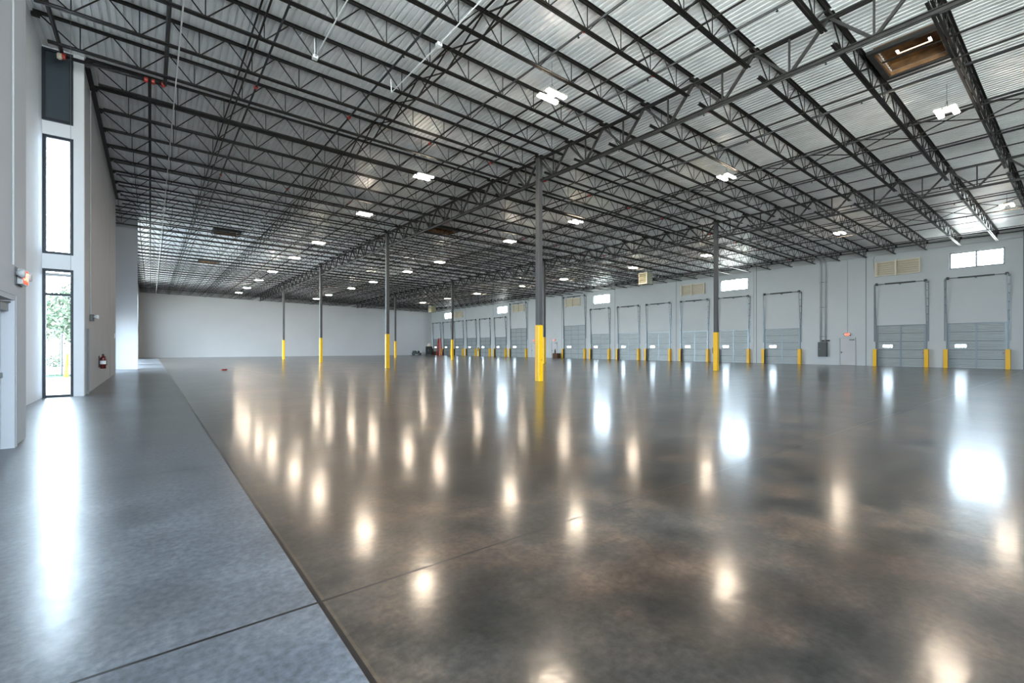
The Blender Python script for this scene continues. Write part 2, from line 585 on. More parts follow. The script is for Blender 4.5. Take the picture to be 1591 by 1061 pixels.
# ------------------------------------------------------------------ roof deck (corrugated sheet, ribs along the hall)
HATCHES = [(14.95, 16.45, 2.42, 3.56), (14.3, 15.9, 26.15, 27.26), (3.4, 4.7, 36.31, 37.42), (3.5, 4.8, 49.87, 50.97)]
mb = MB()
x = -2.6
pitch, amp = 0.1524, 0.044
prof = []
while x < XR + 0.25:
    for dx, dz in ((0, 0), (0.095, 0), (0.103, amp), (0.1444, amp)):
        prof.append((x + dx, deck_z(x + dx) + dz))
    x += pitch
ylines = sorted({YREAR - 0.2, YBACK + 0.2, *[h[2] for h in HATCHES], *[h[3] for h in HATCHES]})
ny = len(ylines)
for (px_, pz_) in prof:
    for y in ylines:
        mb.v.append((px_, y, pz_))
for i in range(len(prof) - 1):
    xc = (prof[i][0] + prof[i + 1][0]) / 2
    for j in range(ny - 1):
        yc = (ylines[j] + ylines[j + 1]) / 2
        if any(h[0] < xc < h[1] and h[2] < yc < h[3] for h in HATCHES):
            continue
        mb.f.append((i * ny + j, (i + 1) * ny + j, (i + 1) * ny + j + 1, i * ny + j + 1))
tag(mb.build('ceiling', M['deck']), 'ribbed galvanized steel roof deck', 'ceiling', kind='structure')

# roof hatches
hl = ['open roof hatch with rusty curb and bright gap beside the near girder', 'dark roof hatch beyond the girder near the second column',
      'dark roof hatch over the left aisle, nearer of two', 'dark roof hatch over the left aisle, farther of two']
for (x0, x1, y0, y1), lb in zip(HATCHES, hl):
    t = thing('roof_hatch', lb, 'roof hatch', ((x0 + x1) / 2, (y0 + y1) / 2, deck_z((x0 + x1) / 2)), 'roof hatches')
    hx, hy, = (x1 - x0) / 2 + 0.02, (y1 - y0) / 2 + 0.02
    m_ = MB()
    for (a, b, c, d) in ((-hx - .03, -hx, -hy - .03, hy + .03), (hx, hx + .03, -hy - .03, hy + .03), (-hx, hx, -hy - .03, -hy), (-hx, hx, hy, hy + .03)):
        m_.box(a, b, c, d, -0.12, 0.20)
    m_.build('curb', M['rust'], t)
    m_ = MB()
    for (a, b, c, d) in ((-hx - .15, -hx - .03, -hy - .15, hy + .15), (hx + .03, hx + .15, -hy - .15, hy + .15), (-hx - .03, hx + .03, -hy - .15, -hy - .03), (-hx - .03, hx + .03, hy + .03, hy + .15)):
        m_.box(a, b, c, d, -0.16, -0.06)
    m_.build('frame_angle', M['girder'], t)
    # the lid: gaps along part of three sides let the daylight in on the near hatch
    m_ = MB()
    if lb.startswith('open'):
        gx, gy = (-hx - .03, 0.12, 0.30, 0.37, hx + .03), (-hy - .03, -0.36, -0.30, 0.30, 0.36, hy + .03)
        for a in range(4):
            for b in range(5):
                if (a == 2 and 1 <= b <= 3) or (a == 1 and b in (1, 3)):
                    continue
                m_.box(gx[a], gx[a + 1], gy[b], gy[b + 1], 0.20, 0.25)
    else:
        m_.box(-hx - .03, hx + .03, -hy - .03, hy + .03, 0.20, 0.25)
    m_.build('lid', M['rust'], t)

# ------------------------------------------------------------------ columns
row_name = ['left row', 'right row']
col_pos = ['nearest', 'second', 'third', 'farthest']
for r, X in enumerate((XA, XB)):
    for c, Y in enumerate(YC):
        top = deck_z(X) - 0.17
        t = thing('steel_column', '%s square grey column of the %s, its foot in a yellow sleeve' % (col_pos[c], row_name[r]), 'column', (X, Y, 0), 'steel columns with yellow sleeves')
        MB().chamfer_box(-0.105, 0.105, -0.105, 0.105, 0.0, top, 0.012).build('post', M['column'], t)
        MB().chamfer_box(-0.128, 0.128, -0.128, 0.128, 0.0, 2.27, 0.03).build('protective_sleeve', M['yellow'], t)
        MB().box(-0.16, 0.16, -0.16, 0.16, top - 0.03, top).build('cap_plate', M['girder'], t)
        if r == 0 and c == 0:
            MB().box(0.0, 0.03, -0.133, -0.127, 0.83, 0.87).build('bolt_hole_plug', M['dark'], t)

# ------------------------------------------------------------------ joist girders (along the hall)
ANG = [(-0.09, 0.0), (-0.012, 0.0), (-0.012, 0.075), (-0.022, 0.075), (-0.022, 0.010), (-0.09, 0.010)]
ANGM = [(-s, t_) for s, t_ in ANG][::-1]


def chord_girder(mb_, a, b, flip=False):
    up = (0, 0, -1) if flip else (0, 0, 1)
    mb_.extrude(ANG, a, b, up)
    mb_.extrude(ANGM, a, b, up)


GD = 0.99
half = JSP / 2
gm_d1 = MB().bar((0, 0, -0.03), (0, half, -GD + 0.03), 0.075, 0.06).mesh('girder_diagonal', M['girder'])
gm_d2 = MB().bar((0, 0, -GD + 0.03), (0, half, -0.03), 0.075, 0.06).mesh('girder_diagonal', M['girder'])
gm_v = MB().bar((0, 0, -GD + 0.03), (0, 0, -0.03), 0.04, 0.04, (0, 1, 0)).mesh('girder_vertical', M['girder'])
g_y0 = [YC[0] - 15.245] + YC
for r, X in enumerate((XA, XB)):
    zt = deck_z(X) - 0.17
    for b, y0 in enumerate(g_y0):
        where = ['on the near side of the nearest column', 'from nearest to second column', 'from second to third column', 'from third to farthest column', 'from farthest column toward end wall'][b]
        t = thing('joist_girder', 'deep dark truss girder of the %s, %s' % (row_name[r], where), 'girder', (X, y0, zt), 'truss girders over the columns')
        m_ = MB()
        chord_girder(m_, (0, 0.11, -0.075), (0, 15.245 - 0.11 + (4.0 if b == 4 else 0), -0.075))
        m_.build('top_chord', M['girder'], t)
        m_ = MB()
        chord_girder(m_, (0, 0.11, -GD + 0.075), (0, 15.245 - 0.11, -GD + 0.075), True)
        m_.build('bottom_chord', M['girder'], t)
        for k in range(9):
            link('girder_diagonal', gm_d1, t, (0, k * JSP, 0))
            link('girder_diagonal', gm_d2, t, (0, k * JSP + half, 0))
            link('girder_vertical', gm_v, t, (0, k * JSP + half, 0))

# ------------------------------------------------------------------ open-web roof joists (across the hall)
JA = [(-0.068, 0.0), (-0.012, 0.0), (-0.012, 0.058), (-0.019, 0.058), (-0.019, 0.007), (-0.068, 0.007)]
JAM = [(-s, t_) for s, t_ in JA][::-1]
JD = 0.66
spans = [(XL, XA, 'left aisle', -8), (XA, XB, 'middle aisle', -9), (XB, XR, 'dock aisle', -9)]


def joist_meshes(x0, x1):
    L_ = x1 - x0
    n = int(round(L_ / 1.27))
    p = L_ / (n + 0.5)
    s = -0.015

    def zt(x):
        return s * x - 0.02
    top, bot, web = MB(), MB(), MB()
    for prof_ in (JA, JAM):
        top.extrude(prof_, (0.05, 0, zt(0.05)), (L_ - 0.05, 0, zt(L_)), (0, 0, -1))
    nodes = [p * (i + 0.75) for i in range(n)]
    b0, b1 = 0.30, L_ - 0.30
    for prof_ in (JA, JAM):
        bot.extrude(prof_, (b0, 0, zt(b0) - JD), (b1, 0, zt(b1) - JD), (0, 0, 1))
    path = [(0.12, 0, zt(0) - 0.03)]
    for i, xn in enumerate(nodes):
        path.append((xn, 0, zt(xn) - JD + 0.025))
        xt = xn + p / 2 if i < n - 1 else L_ - 0.12
        path.append((xt, 0, zt(xt) - 0.03))
    # bent rod: short flats at every node keep the bends clean
    pts = []
    for i, q in enumerate(path):
        if i in (0, len(path) - 1):
            pts.append(q)
        else:
            pts.append((q[0] - 0.02, 0, q[2]))
            pts.append((q[0] + 0.02, 0, q[2]))
    web.tube(pts, 0.0165, 6)
    for xn in nodes:
        web.tube([(xn, 0, zt(xn) - JD + 0.01), (xn, 0, zt(xn) - 0.02)], 0.0125, 5)
    seat = MB()
    seat.box(0.0, 0.15, -0.05, 0.05, zt(0) - 0.135, zt(0) - 0.055)
    return (top.mesh('top_chord', M['steel']), bot.mesh('bottom_chord', M['steel']), web.mesh('web', M['steel']), seat.mesh('bearing_seat', M['steel']))


JY = [YC[0] + k * JSP for k in range(-9, 39)]
ALLK = list(range(-9, 39))
for (x0, x1, nm, k0) in spans:
    ms = joist_meshes(x0, x1)
    ms_long = joist_meshes(-2.27, x1) if x0 == XL else None
    for k in ALLK:
        if k < k0:
            continue
        Y = YC[0] + k * JSP
        if Y > YBACK - 0.3:
            continue
        in_recess = ms_long is not None and (9.9 < Y < 17.3 or 32 < Y < 37.3)
        use, xs0 = (ms_long, -2.27) if in_recess else (ms, x0)
        if k < 0:
            where = '%s on the near side of the nearest columns' % WORDS[-k]
        elif k % 9 == 0 and k <= 27:
            where = 'in line with the %s pair of columns' % col_pos[k // 9]
        elif k < 27:
            where = '%s beyond the %s pair of columns' % (WORDS[k % 9], col_pos[k // 9])
        else:
            where = '%s beyond the farthest pair of columns' % WORDS[k - 27]
        t = thing('roof_joist', 'dark roof joist over %s, %s' % (nm, where), 'roof joist', (xs0, Y, deck_z(xs0)), 'roof joists over the ' + nm)
        for nm2, me in zip(('top_chord', 'bottom_chord', 'web'), use):
            link(nm2, me, t)
        link('bearing_seat', use[3], t, (0.02, 0, 0))
        L_ = x1 - xs0
        link('bearing_seat', use[3], t, (L_ - 0.17, 0, -0.015 * (L_ - 0.17)))

# ------------------------------------------------------------------ bridging rods and X bridging between joists
BR = [(2.0, 'left aisle, nearest the left wall'), (6.1, 'left aisle, along its middle'), (9.7, 'left aisle, nearest the columns'),
      (15.6, 'middle aisle, nearest the left columns'), (20.3, 'middle aisle, along its middle'), (23.4, 'middle aisle, nearest the right columns'),
      (29.8, 'dock aisle, nearest the columns'), (33.6, 'dock aisle, along its middle'), (38.0, 'dock aisle, nearest the dock wall')]
for X, lb in BR:
    for hi in (True, False):
        z = deck_z(X) - (0.10 if hi else JD + 0.03)
        o = MB().bar((X, -1.2, z), (X, YBACK, z), 0.035, 0.035).build('bridging_rod', M['steel'])
        tag(o, 'thin steel %s bridging rod along %s' % ('upper' if hi else 'lower', lb), 'bridging rod', 'bridging rods tying the joists')
for X, nm in ((6.1, 'left aisle'), (20.3, 'middle aisle'), (33.6, 'dock aisle')):
    zt_, zb_ = deck_z(X) - 0.09, deck_z(X) - JD + 0.04
    m_ = MB()
    m_.bar((0, 0.03, zt_), (0, JSP - 0.03, zb_), 0.03, 0.03)
    m_.bar((0.05, 0.03, zb_), (0.05, JSP - 0.03, zt_), 0.03, 0.03)
    me = m_.mesh('cross_bridging', M['steel'])
    for k in range(-8, 37):
        if k < 0:
            where = '%s on the near side of the nearest columns' % WORDS[-k]
        elif k < 27:
            where = '%s bay beyond the %s pair of columns' % (WORDS[k % 9 + 1], col_pos[k // 9])
        else:
            where = '%s bay beyond the farthest pair of columns' % WORDS[k - 26]
        o = link('cross_bridging', me, None, (X + 0.06, YC[0] + k * JSP, 0))
        tag(o, 'crossed bridging bars between %s joists, %s' % (nm, where), 'bridging', 'crossed bridging over the ' + nm)

# ------------------------------------------------------------------ sprinkler pipes
head = MB()
head.tube([(0, 0, 0), (0, 0, -0.06)], 0.014, 6)
head.lathe([(0.012, -0.06), (0.03, -0.075), (0.03, -0.08), (0.005, -0.09)], n=8)
head_me = head.mesh('sprinkler_head', M['pipe'])
coup = MB().lathe([(0.045, -0.05), (0.052, -0.045), (0.052, 0.045), (0.045, 0.05)], n=10, axis='y')
coup_me = coup.mesh('red_coupling', M['red'])
SPR = [(2.45, 0.028, 'left aisle, nearest the left wall'), (5.2, 0.028, 'left aisle, along its middle'), (8.2, 0.028, 'left aisle, just left of the first lamp row'), (11.0, 0.028, 'left aisle, nearest the columns'),
       (14.0, 0.030, 'middle aisle, nearest the left columns'), (17.0, 0.040, 'middle aisle, left of the lamp row'), (20.05, 0.034, 'middle aisle, right of the lamp row'), (23.1, 0.030, 'middle aisle, nearest the right columns'),
       (28.4, 0.028, 'dock aisle, nearest the columns'), (31.8, 0.028, 'dock aisle, left of the lamp row'), (35.3, 0.028, 'dock aisle, right of the lamp row'), (40.6, 0.045, 'dock aisle, beside the dock wall')]
for X, r_, lb in SPR:
    z = deck_z(X) - 0.30
    t = thing('sprinkler_pipe', 'black sprinkler pipe along the ' + lb, 'sprinkler pipe', (X, -1.2, z), 'sprinkler pipes under the roof')
    MB().tube([(0, 0, 0), (0, YBACK + 1.0, 0)], r_, 8).build('pipe_run', M['pipe'], t, smooth=True)
    for i in range(22):
        link('sprinkler_head', head_me, t, (0, 2.2 + 3.4 * i, 0))
    for yy in (7.6, 15.4, 24.2, 41, 58):
        link('red_coupling', coup_me, t, (0, yy + 1.2, 0))
YM = 16.62
zM = 8.93
t = thing('sprinkler_main', 'black sprinkler main with red couplings near the top of left recess', 'sprinkler pipe', (-1.86, YM, zM))
MB().tube([(0, 0, 0), (2.2, 0, 0)], 0.045, 10).build('cross_pipe', M['pipe'], t, smooth=True)
MB().tube([(0.03, 0, 0), (0.03, 0, 0.1), (0.03, -0.1, 0.12), (0.03, -6.74, 0.12)], 0.045, 10).build('riser_pipe', M['pipe'], t, smooth=True)
MB().tube([(2.18, 0, 0), (2.18, -17.0, 0)], 0.045, 10).build('near_branch', M['pipe'], t, smooth=True)
MB().tube([(1.83, 0, 0), (1.83, 62.0, 0)], 0.040, 10).build('far_branch', M['pipe'], t, smooth=True)
for xx in (0.07, 1.75, 1.91, 2.14):
    MB().lathe([(0.058, -0.045), (0.072, -0.035), (0.072, 0.035), (0.058, 0.045)], (xx, 0, 0), 10, 'x').build('red_coupling', M['red'], t)
MB().lathe([(0.02, -0.12), (0.05, -0.10), (0.06, 0.0), (0.05, 0.03)], (0.0, -0.03, 0.0), 8).build('valve_body', M['cream'], t)

# white conduits slung under the joists
for nm, pts, lb in (
        ('conduit', [(0.53, -1, 8.5), (0.53, 30, 8.5), (0.53, 77, 8.5)], 'long white conduit slung under the joists beside the left wall'),
        ('conduit', [(3.18, -1, 8.5), (3.18, 11.9, 8.5), (3.18, 11.95, 9.0)], 'short white conduit under the joists, second from left wall'),
        ('conduit', [(5.35, -1, 8.5), (5.35, 9.6, 8.5), (5.30, 12.2, 8.5), (5.30, 12.25, 8.9)], 'white conduit under the joists, third from left wall')):
    t = thing(nm, lb, 'conduit', group='white conduits under the joists')
    MB().tube(pts, 0.016, 6).build('conduit_run', M['white'], t)
    p_ = pts[1]
    MB().box(p_[0] - 0.06, p_[0] + 0.06, p_[1] - 0.06, p_[1] + 0.06, p_[2] - 0.04, p_[2] + 0.04).build('junction_box', M['white'], t)

# ------------------------------------------------------------------ lamps
LAMPS = [('left aisle', 8.76, [9.04, 17.25, 23.6, 31.9, 38.4, 46.5, 53.0, 61.4, 67.1]),
         ('middle aisle', 18.5, [2.72, 9.33, 17.6, 24.1, 32.7, 39.25, 47.3, 54.0, 62.9, 68.4]),
         ('dock aisle', 33.0, [2.69, 9.64, 18.2, 24.9, 33.4, 39.9, 49.5, 56.7, 64.1])]
hous = MB()
for s in (-1, 1):
    hous.box(-0.36, 0.36, s * 0.17 - 0.075, s * 0.17 + 0.075, 0.03, 0.075)
hous.box(-0.12, 0.12, -0.08, 0.08, 0.05, 0.13)
hous_me = hous.mesh('lamp_housing', M['housing'])
tube_me = MB().box(-0.34, 0.34, -0.055, 0.055, 0.0, 0.03).mesh('lamp_tube', M['lamp'])


def hanger_mesh(up):
    wire = MB()
    for s_ in (-1, 1):
        wire.tube([(s_ * 0.3, 0, 0.07), (0, 0, 0.30)], 0.004, 4)
    wire.tube([(0, 0, 0.29), (0, 0, up + 0.01)], 0.005, 4)
    wire.tube([(0.02, 0, 0.13), (0.10, 0, 0.2), (0.08, 0, 0.32), (0.0, 0, 0.36)], 0.006, 4)
    return wire.mesh('hanger', M['dark'])


for nm, X, ys in LAMPS:
    wire_me = hanger_mesh(deck_z(X) - 8.3)
    for i, Y in enumerate(ys):
        off = (Y - YC[0] + JSP / 2) % JSP - JSP / 2      # keep clear of the joist beside it
        if abs(off) < 0.42:
            Y += (0.42 - abs(off)) * (1 if off >= 0 else -1)
        t = thing('high_bay_lamp', 'lit twin bar ceiling lamp over the %s, %s from the camera' % (nm, WORDS[i + 1]), 'ceiling lamp', (X, Y, 8.3), 'ceiling lamps over the ' + nm)
        link('lamp_housing', hous_me, t)
        link('lamp_tube', tube_me, t, (0, -0.17, 0))
        link('lamp_tube', tube_me, t, (0, 0.17, 0))
        link('hanger', wire_me, t)

# ------------------------------------------------------------------ loading doors with their lift tracks
dock_lab = ['nearest grey sectional loading door, at the right picture edge', 'second loading door from the right, under a cream louver', 'loading door between the electrical panel and the right row near column',
            'loading door partly behind the right row near column', 'loading door left of the right row near column, under a louver', 'second loading door left of the right row near column',
            'third loading door left of the right row near column', 'loading door beside the nearer tall drive-in door', 'nearer tall drive-in door with three columns of panels',
            'farther tall drive-in door, left of the nearest column', 'loading door just beyond the farther drive-in door', 'second loading door beyond the farther drive-in door', 'third loading door beyond the farther drive-in door',
            'loading door right of the third column in the right row', 'loading door behind the third column in the right row', 'farthest loading door, behind the red ladder']


def dock(i, c, w, h, label):
    big = h > 4
    d = thing('door_%d' % (i + 1), label, 'loading door', (XR, c, 0), 'loading doors on the right wall', kind='structure')
    hw_ = w / 2
    xf, xb = 0.05, 0.10          # door sheet stands in the opening
    # sheet with a real opening for its view window
    wy0, wy1, wz0, wz1 = hw_ - 0.33 * w, hw_ - 0.13 * w, 1.38, 1.56
    lo = -hw_ + (0.045 if big else 0.0)
    sh = MB()
    sh.box(xf, xb, lo, wy0, 0.0, h)
    sh.box(xf, xb, wy1, hw_, 0.0, h)
    sh.box(xf, xb, wy0, wy1, 0.0, wz0)
    sh.box(xf, xb, wy0, wy1, wz1, h)
    nsec = 7 if big else 5
    sec = h / nsec
    for s in range(nsec):
        for k in (0.22, 0.40, 0.60, 0.78):           # horizontal ribs of each section
            z = (s + k) * sec
            sh.extrude([(-0.025, 0), (0.025, 0), (0.010, 0.022), (-0.010, 0.022)], (xf, lo + 0.06, z), (xf, min(wy0, hw_) - 0.0 if wz0 - .03 < z < wz1 + .03 else hw_ - 0.06, z), (-1, 0, 0))
    sh.build('door_sheet', M['door'], d)
    sj = MB()
    for s in range(1, nsec):
        z = s * sec
        if wz0 - 0.02 < z < wz1 + 0.02:
            z = wz0 - 0.03
        sj.box(xf - 0.006, xf, lo + 0.02, hw_ - 0.02, z - 0.018, z + 0.018)
    sj.build('section_joint', M['seam'], d)
    st_y = (lo + 0.05, -w / 6, w / 6, hw_ - 0.05) if big else (lo + 0.05, 0.0, hw_ - 0.05)
    for y in st_y:
        MB().box(xf - 0.022, xf - 0.004, y - 0.045, y + 0.045, 0.02, h - 0.02).build('stile', M['stile'], d)
    v = MB()
    v.box(xf + 0.02, xf + 0.03, wy0, wy1, wz0, wz1)
    vw = v.build('view_window', M['glass'], d)
    f = MB()
    e = 0.03
    f.box(xf - 0.01, xf, wy0 - e, wy0, wz0 - e, wz1 + e)
    f.box(xf - 0.01, xf, wy1, wy1 + e, wz0 - e, wz1 + e)
    f.box(xf - 0.01, xf, wy0, wy1, wz0 - e, wz0)
    f.box(xf - 0.01, xf, wy0, wy1, wz1, wz1 + e)
    f.build('window_bezel', M['track'], vw)
    MB().box(xf - 0.03, xf - 0.005, -hw_ + 0.12, -hw_ + 0.55, 1.0, 1.03).build('lock_bar', M['grey'], d)
    MB().lathe([(0.03, -0.03), (0.03, 0.0)], (xf - 0.01, -hw_ + 0.16, 1.015), 8, 'x').build('lock_knob', M['red'], d)
    MB().box(xf - 0.03, xf, lo + 0.02, hw_ - 0.02, h - 0.06, h).build('top_rail', M['track'], d)
    # tracks: a straight foot, then the vertical-lift part leaning off the wall, braced by rungs
    top = 7.85 if big else 6.0
    for s in (-1, 1):
        y = s * (hw_ + 0.04)
        tr = MB()
        tr.bar((-0.03, y, 0.0), (-0.03, y, h), 0.07, 0.05, (0, 1, 0))
        tr.bar((-0.03, y, h), (-0.26, y, top), 0.05, 0.05, (0, 1, 0))
        tr_o = tr.build('lift_track', M['track'], d)
        tr = MB()
        tr.bar((-0.012, y + s * 0.10, h * 0.6), (-0.012, y + s * 0.10, top), 0.02, 0.07, (0, 1, 0))
        n = 6
        for k in range(n):
            z = h + 0.15 + (top - h - 0.25) * k / (n - 1)
            xo = -0.03 - 0.23 * (z - h) / (top - h)
            tr.bar((-0.005, y + s * 0.10, z), (xo, y, z), 0.025, 0.04)
        tr.build('track_bracket', M['track'], tr_o)
        dr = MB().lathe([(0.02, -0.10), (0.085, -0.095), (0.10, 0.0), (0.085, 0.05), (0.02, 0.06)], (-0.18, y - s * 0.05, top + 0.03), 12, 'y')
        dr.build('cable_drum', M['panel'], d)
    MB().tube([(-0.18, -hw_ - 0.12, top + 0.03), (-0.18, hw_ + 0.12, top + 0.03)], 0.018, 8).build('lift_shaft', M['track'], d)
    MB().tube([(-0.18, -hw_ * 0.62, top + 0.03), (-0.18, hw_ * 0.62, top + 0.03)], 0.050, 10).build('torsion_spring', M['panel'], d)
    MB().box(-0.20, 0.0, -0.05, 0.05, top - 0.09, top - 0.02).build('shaft_bracket', M['track'], d)
    if big:   # high-lift tracks curve away under the roof
        for s in (-1, 1):
            y = s * (hw_ + 0.04)
            pts = [(-0.26, y, top)] + [(-0.26 - 0.35 * (1 - math.cos(a)), y, top + 0.35 * math.sin(a)) for a in (0.4, 0.8, 1.2, 1.57)] + [(-2.4, y, top + 0.36)]
            MB().tube(pts, 0.03, 6).build('overhead_track', M['track'], d)
    return d


def guard(c, w, s, label):
    g = thing('track_guard', label, 'track guard', (XR, c + s * (w / 2 + 0.06), 0), 'yellow track guards on the loading doors')
    # U-shaped guard, open toward the door
    m1 = MB()
    m1.box(-0.30, -0.27, -0.11, 0.11, 0.0, 1.25)
    y0 = 0.08 if s > 0 else -0.11
    m1.box(-0.27, -0.005, y0, y0 + 0.03, 0.0, 1.25)
    m1.box(-0.27, -0.005, -0.11 if s < 0 else -0.11, 0.11, 1.22, 1.25)
    m1.build('guard_shell', M['yellow'], g)
    yy = -0.10 if s > 0 else 0.04
    MB().box(-0.265, -0.075, yy, yy + 0.06, 0.0, 1.2).build('dark_inner_bar', M['dark'], g)  # dark bar inside the open channel of the guard
    return g


short = ['the nearest loading door', 'the second loading door from the right', 'the loading door beside the electrical panel', 'the door behind the right row near column', 'the first louvered door left of that column',
         'the second door left of the right near column', 'the third door left of the right near column', 'the door beside the nearer drive-in door', 'the nearer drive-in door', 'the farther drive-in door',
         'the first door past the drive-in doors', 'the second door past the drive-in doors', 'the third door past the drive-in doors', 'the third door from the far corner',
         'the second door from the far corner', 'the farthest loading door']
for i, (c, w, h) in enumerate(DOCKS):
    dock(i, c, w, h, dock_lab[i])
    for s, nm in ((1, 'left'), (-1, 'right')):
        guard(c, w, s, 'yellow guard at %s foot of %s' % (nm, short[i]))

# personnel doors on the loading wall
plab = ['white exit door beside the electrical panel, under a lit sign', 'pale exit door right of the nearest column', 'pale exit door mostly hidden by the nearest column']
slab_ = ['lit orange red exit sign over the door beside the electrical panel', 'red exit sign over the door right of the nearest column', 'red exit sign over the door hidden by nearest column']


def text_mesh(txt, size):
    cu = bpy.data.curves.new('lettering', 'FONT')
    cu.body = txt
    cu.size = size
    cu.align_x = 'CENTER'
    cu.align_y = 'CENTER'
    cu.extrude = 0.002
    o = bpy.data.objects.new('lettering', cu)
    COL.objects.link(o)
    dg = bpy.context.evaluated_depsgraph_get()
    me = bpy.data.meshes.new_from_object(o.evaluated_get(dg))
    bpy.data.objects.remove(o, do_unlink=True)
    me.name = 'lettering'
    me.materials.clear()
    me.materials.append(M['letters'])
    return me


EXIT_TXT = text_mesh('EXIT', 0.17)


def exit_sign(loc, rz, label, heads=True):
    """local: wall behind at +y... sign face looks to -y"""
    t = thing('exit_sign', label, 'exit sign', loc, 'lit exit signs', rz)
    MB().chamfer_box(-0.16, 0.16, -0.075, -0.012, -0.105, 0.105, 0.01).build('sign_box', M['grey'], t)
    MB().box(-0.145, 0.145, -0.082, -0.075, -0.09, 0.09).build('lit_face', M['exit'], t)
    link('lettering', EXIT_TXT, t, (0, -0.085, 0), (math.radians(90), 0, 0))
    MB().box(-0.20, 0.20, -0.014, 0.0, -0.12, 0.12).build('back_plate', M['panel'], t)
    if heads:
        for s in (-1, 1):
            h_ = MB().lathe([(0.025, -0.02), (0.055, -0.06), (0.06, -0.10), (0.05, -0.105)], (s * 0.23, -0.0, 0.03), 12, 'y')
            h_.build('emergency_lamp_head', M['grey'], t, smooth=True)
            MB().bar((s * 0.17, -0.02, 0.03), (s * 0.23, -0.03, 0.03), 0.02, 0.02).build('lamp_arm', M['panel'], t)
    return t


for i, ((c, w), lb) in enumerate(zip(PDOOR, plab)):
    d = thing('door_%d' % (len(DOCKS) + 1 + i), lb, 'door', (XR, c, 0), kind='structure')
    MB().box(-0.03, -0.001, -w / 2, w / 2, 0.01, 2.06).build('door_leaf', M['wall_back'], d)
    m_ = MB()
    m_.box(-0.055, 0.0, -w / 2 - 0.06, -w / 2 - 0.005, 0.0, 2.13)
    m_.box(-0.055, 0.0, w / 2 + 0.005, w / 2 + 0.06, 0.0, 2.13)
    m_.box(-0.055, 0.0, -w / 2 - 0.06, w / 2 + 0.06, 2.07, 2.13)
    m_.build('door_frame', M['grey'], d)
    MB().box(-0.14, -0.03, -w / 2 + 0.05, -w / 2 + 0.33, 1.94, 2.01).build('door_closer', M['track'], d)
    hd = MB().box(-0.06, -0.03, w / 2 - 0.10, w / 2 - 0.05, 0.92, 1.06)
    hd.tube([(-0.05, w / 2 - 0.075, 1.0), (-0.09, w / 2 - 0.075, 1.0), (-0.09, w / 2 - 0.22, 1.0)], 0.012, 6)
    hd.build('door_handle', M['panel'], d)
    MB().box(-0.05, 0.0, -w / 2, w / 2, 0.0, 0.012).build('threshold', M['panel'], d)
    exit_sign((XR, c, 2.38), math.radians(-90), slab_[i])

# high louvers
llab = ['cream two bay louver above the second loading door from right', 'cream louver left of the right row near column', 'cream louver above the nearer drive-in door', 'cream louver above the farther drive-in door',
        'farthest cream louver, right of the third column of the right row']
for c, lb in zip(LOUV, llab):
    t = thing('wall_louver', lb, 'louver', (XR, c, 7.15), 'cream louvers high on the loading wall')
    m_ = MB()
    W2, H2 = 1.24, 0.52
    for a, b, p, q in ((-W2, W2, H2 - 0.06, H2), (-W2, W2, -H2, -H2 + 0.06), (-W2, -W2 + 0.08, -H2 + 0.06, H2 - 0.06), (W2 - 0.08, W2, -H2 + 0.06, H2 - 0.06)):
        m_.box(-0.16, 0.0, a, b, p, q)
    m_.build('louver_frame', M['cream'], t)
    MB().box(-0.20, 0.0, 0.05, 0.16, -H2 - 0.04, H2 + 0.04).build('centre_post', M['cream'], t)
    MB().box(-0.20, 0.0, W2 - 0.02, W2 + 0.08, -H2 - 0.04, H2 + 0.04).build('end_post', M['cream'], t)
    for (a, b) in ((-W2 + 0.08, 0.05), (0.16, W2 - 0.08)):
        m_ = MB()
        n = 6
        for k in range(n):
            z = -H2 + 0.06 + (2 * H2 - 0.12) * (k + 0.5) / n
            m_.add([(-0.14, a, z - 0.05), (-0.14, b, z - 0.05), (-0.02, b, z + 0.06), (-0.02, a, z + 0.06), (-0.14, a, z - 0.06), (-0.14, b, z - 0.06), (-0.02, b, z + 0.05), (-0.02, a, z + 0.05)],
                   [(0, 1, 2, 3), (4, 7, 6, 5), (0, 4, 5, 1), (2, 6, 7, 3), (0, 3, 7, 4), (1, 5, 6, 2)])
        m_.box(-0.015, -0.002, a, b, -H2 + 0.06, H2 - 0.06)
        m_.build('louver_blades', M['cream'], t)

# panel joints of the tilt-up wall
tn = [0]


def joint_strip(y, z1=8.7, z0=0.0, wdt=0.045):
    tn[0] += 1
    o = MB().box(XR - 0.006, XR, y - wdt / 2, y + wdt / 2, z0, z1).build('trim_%d' % tn[0], M['joint'])
    tag(o, 'vertical joint between pale wall panels', 'wall joint', 'panel joints on the loading wall', 'structure')


for y in (2.75, 10.72, 18.70, 26.66, 34.58, 43.4, 46.9, 50.2, 58.8, 66.9, 74.9):
    joint_strip(y)
for i, y in enumerate((14.7, 27.6)):
    tn[0] += 1
    o = MB().box(XL, XL + 0.004, y - 0.012, y + 0.012, 0, 9.2).build('trim_%d' % tn[0], M['joint'])
    tag(o, 'vertical joint in the left wall panels', 'wall joint', 'panel joints on the left wall', 'structure')
tn[0] += 1
o = MB().box(XL - 0.02, XL + 0.004, 7.2, 7.215, 0, 9.2).build('trim_%d' % tn[0], M['joint'])
tag(o, 'vertical joint in the near left wall', 'wall joint', 'panel joints on the left wall', 'structure')
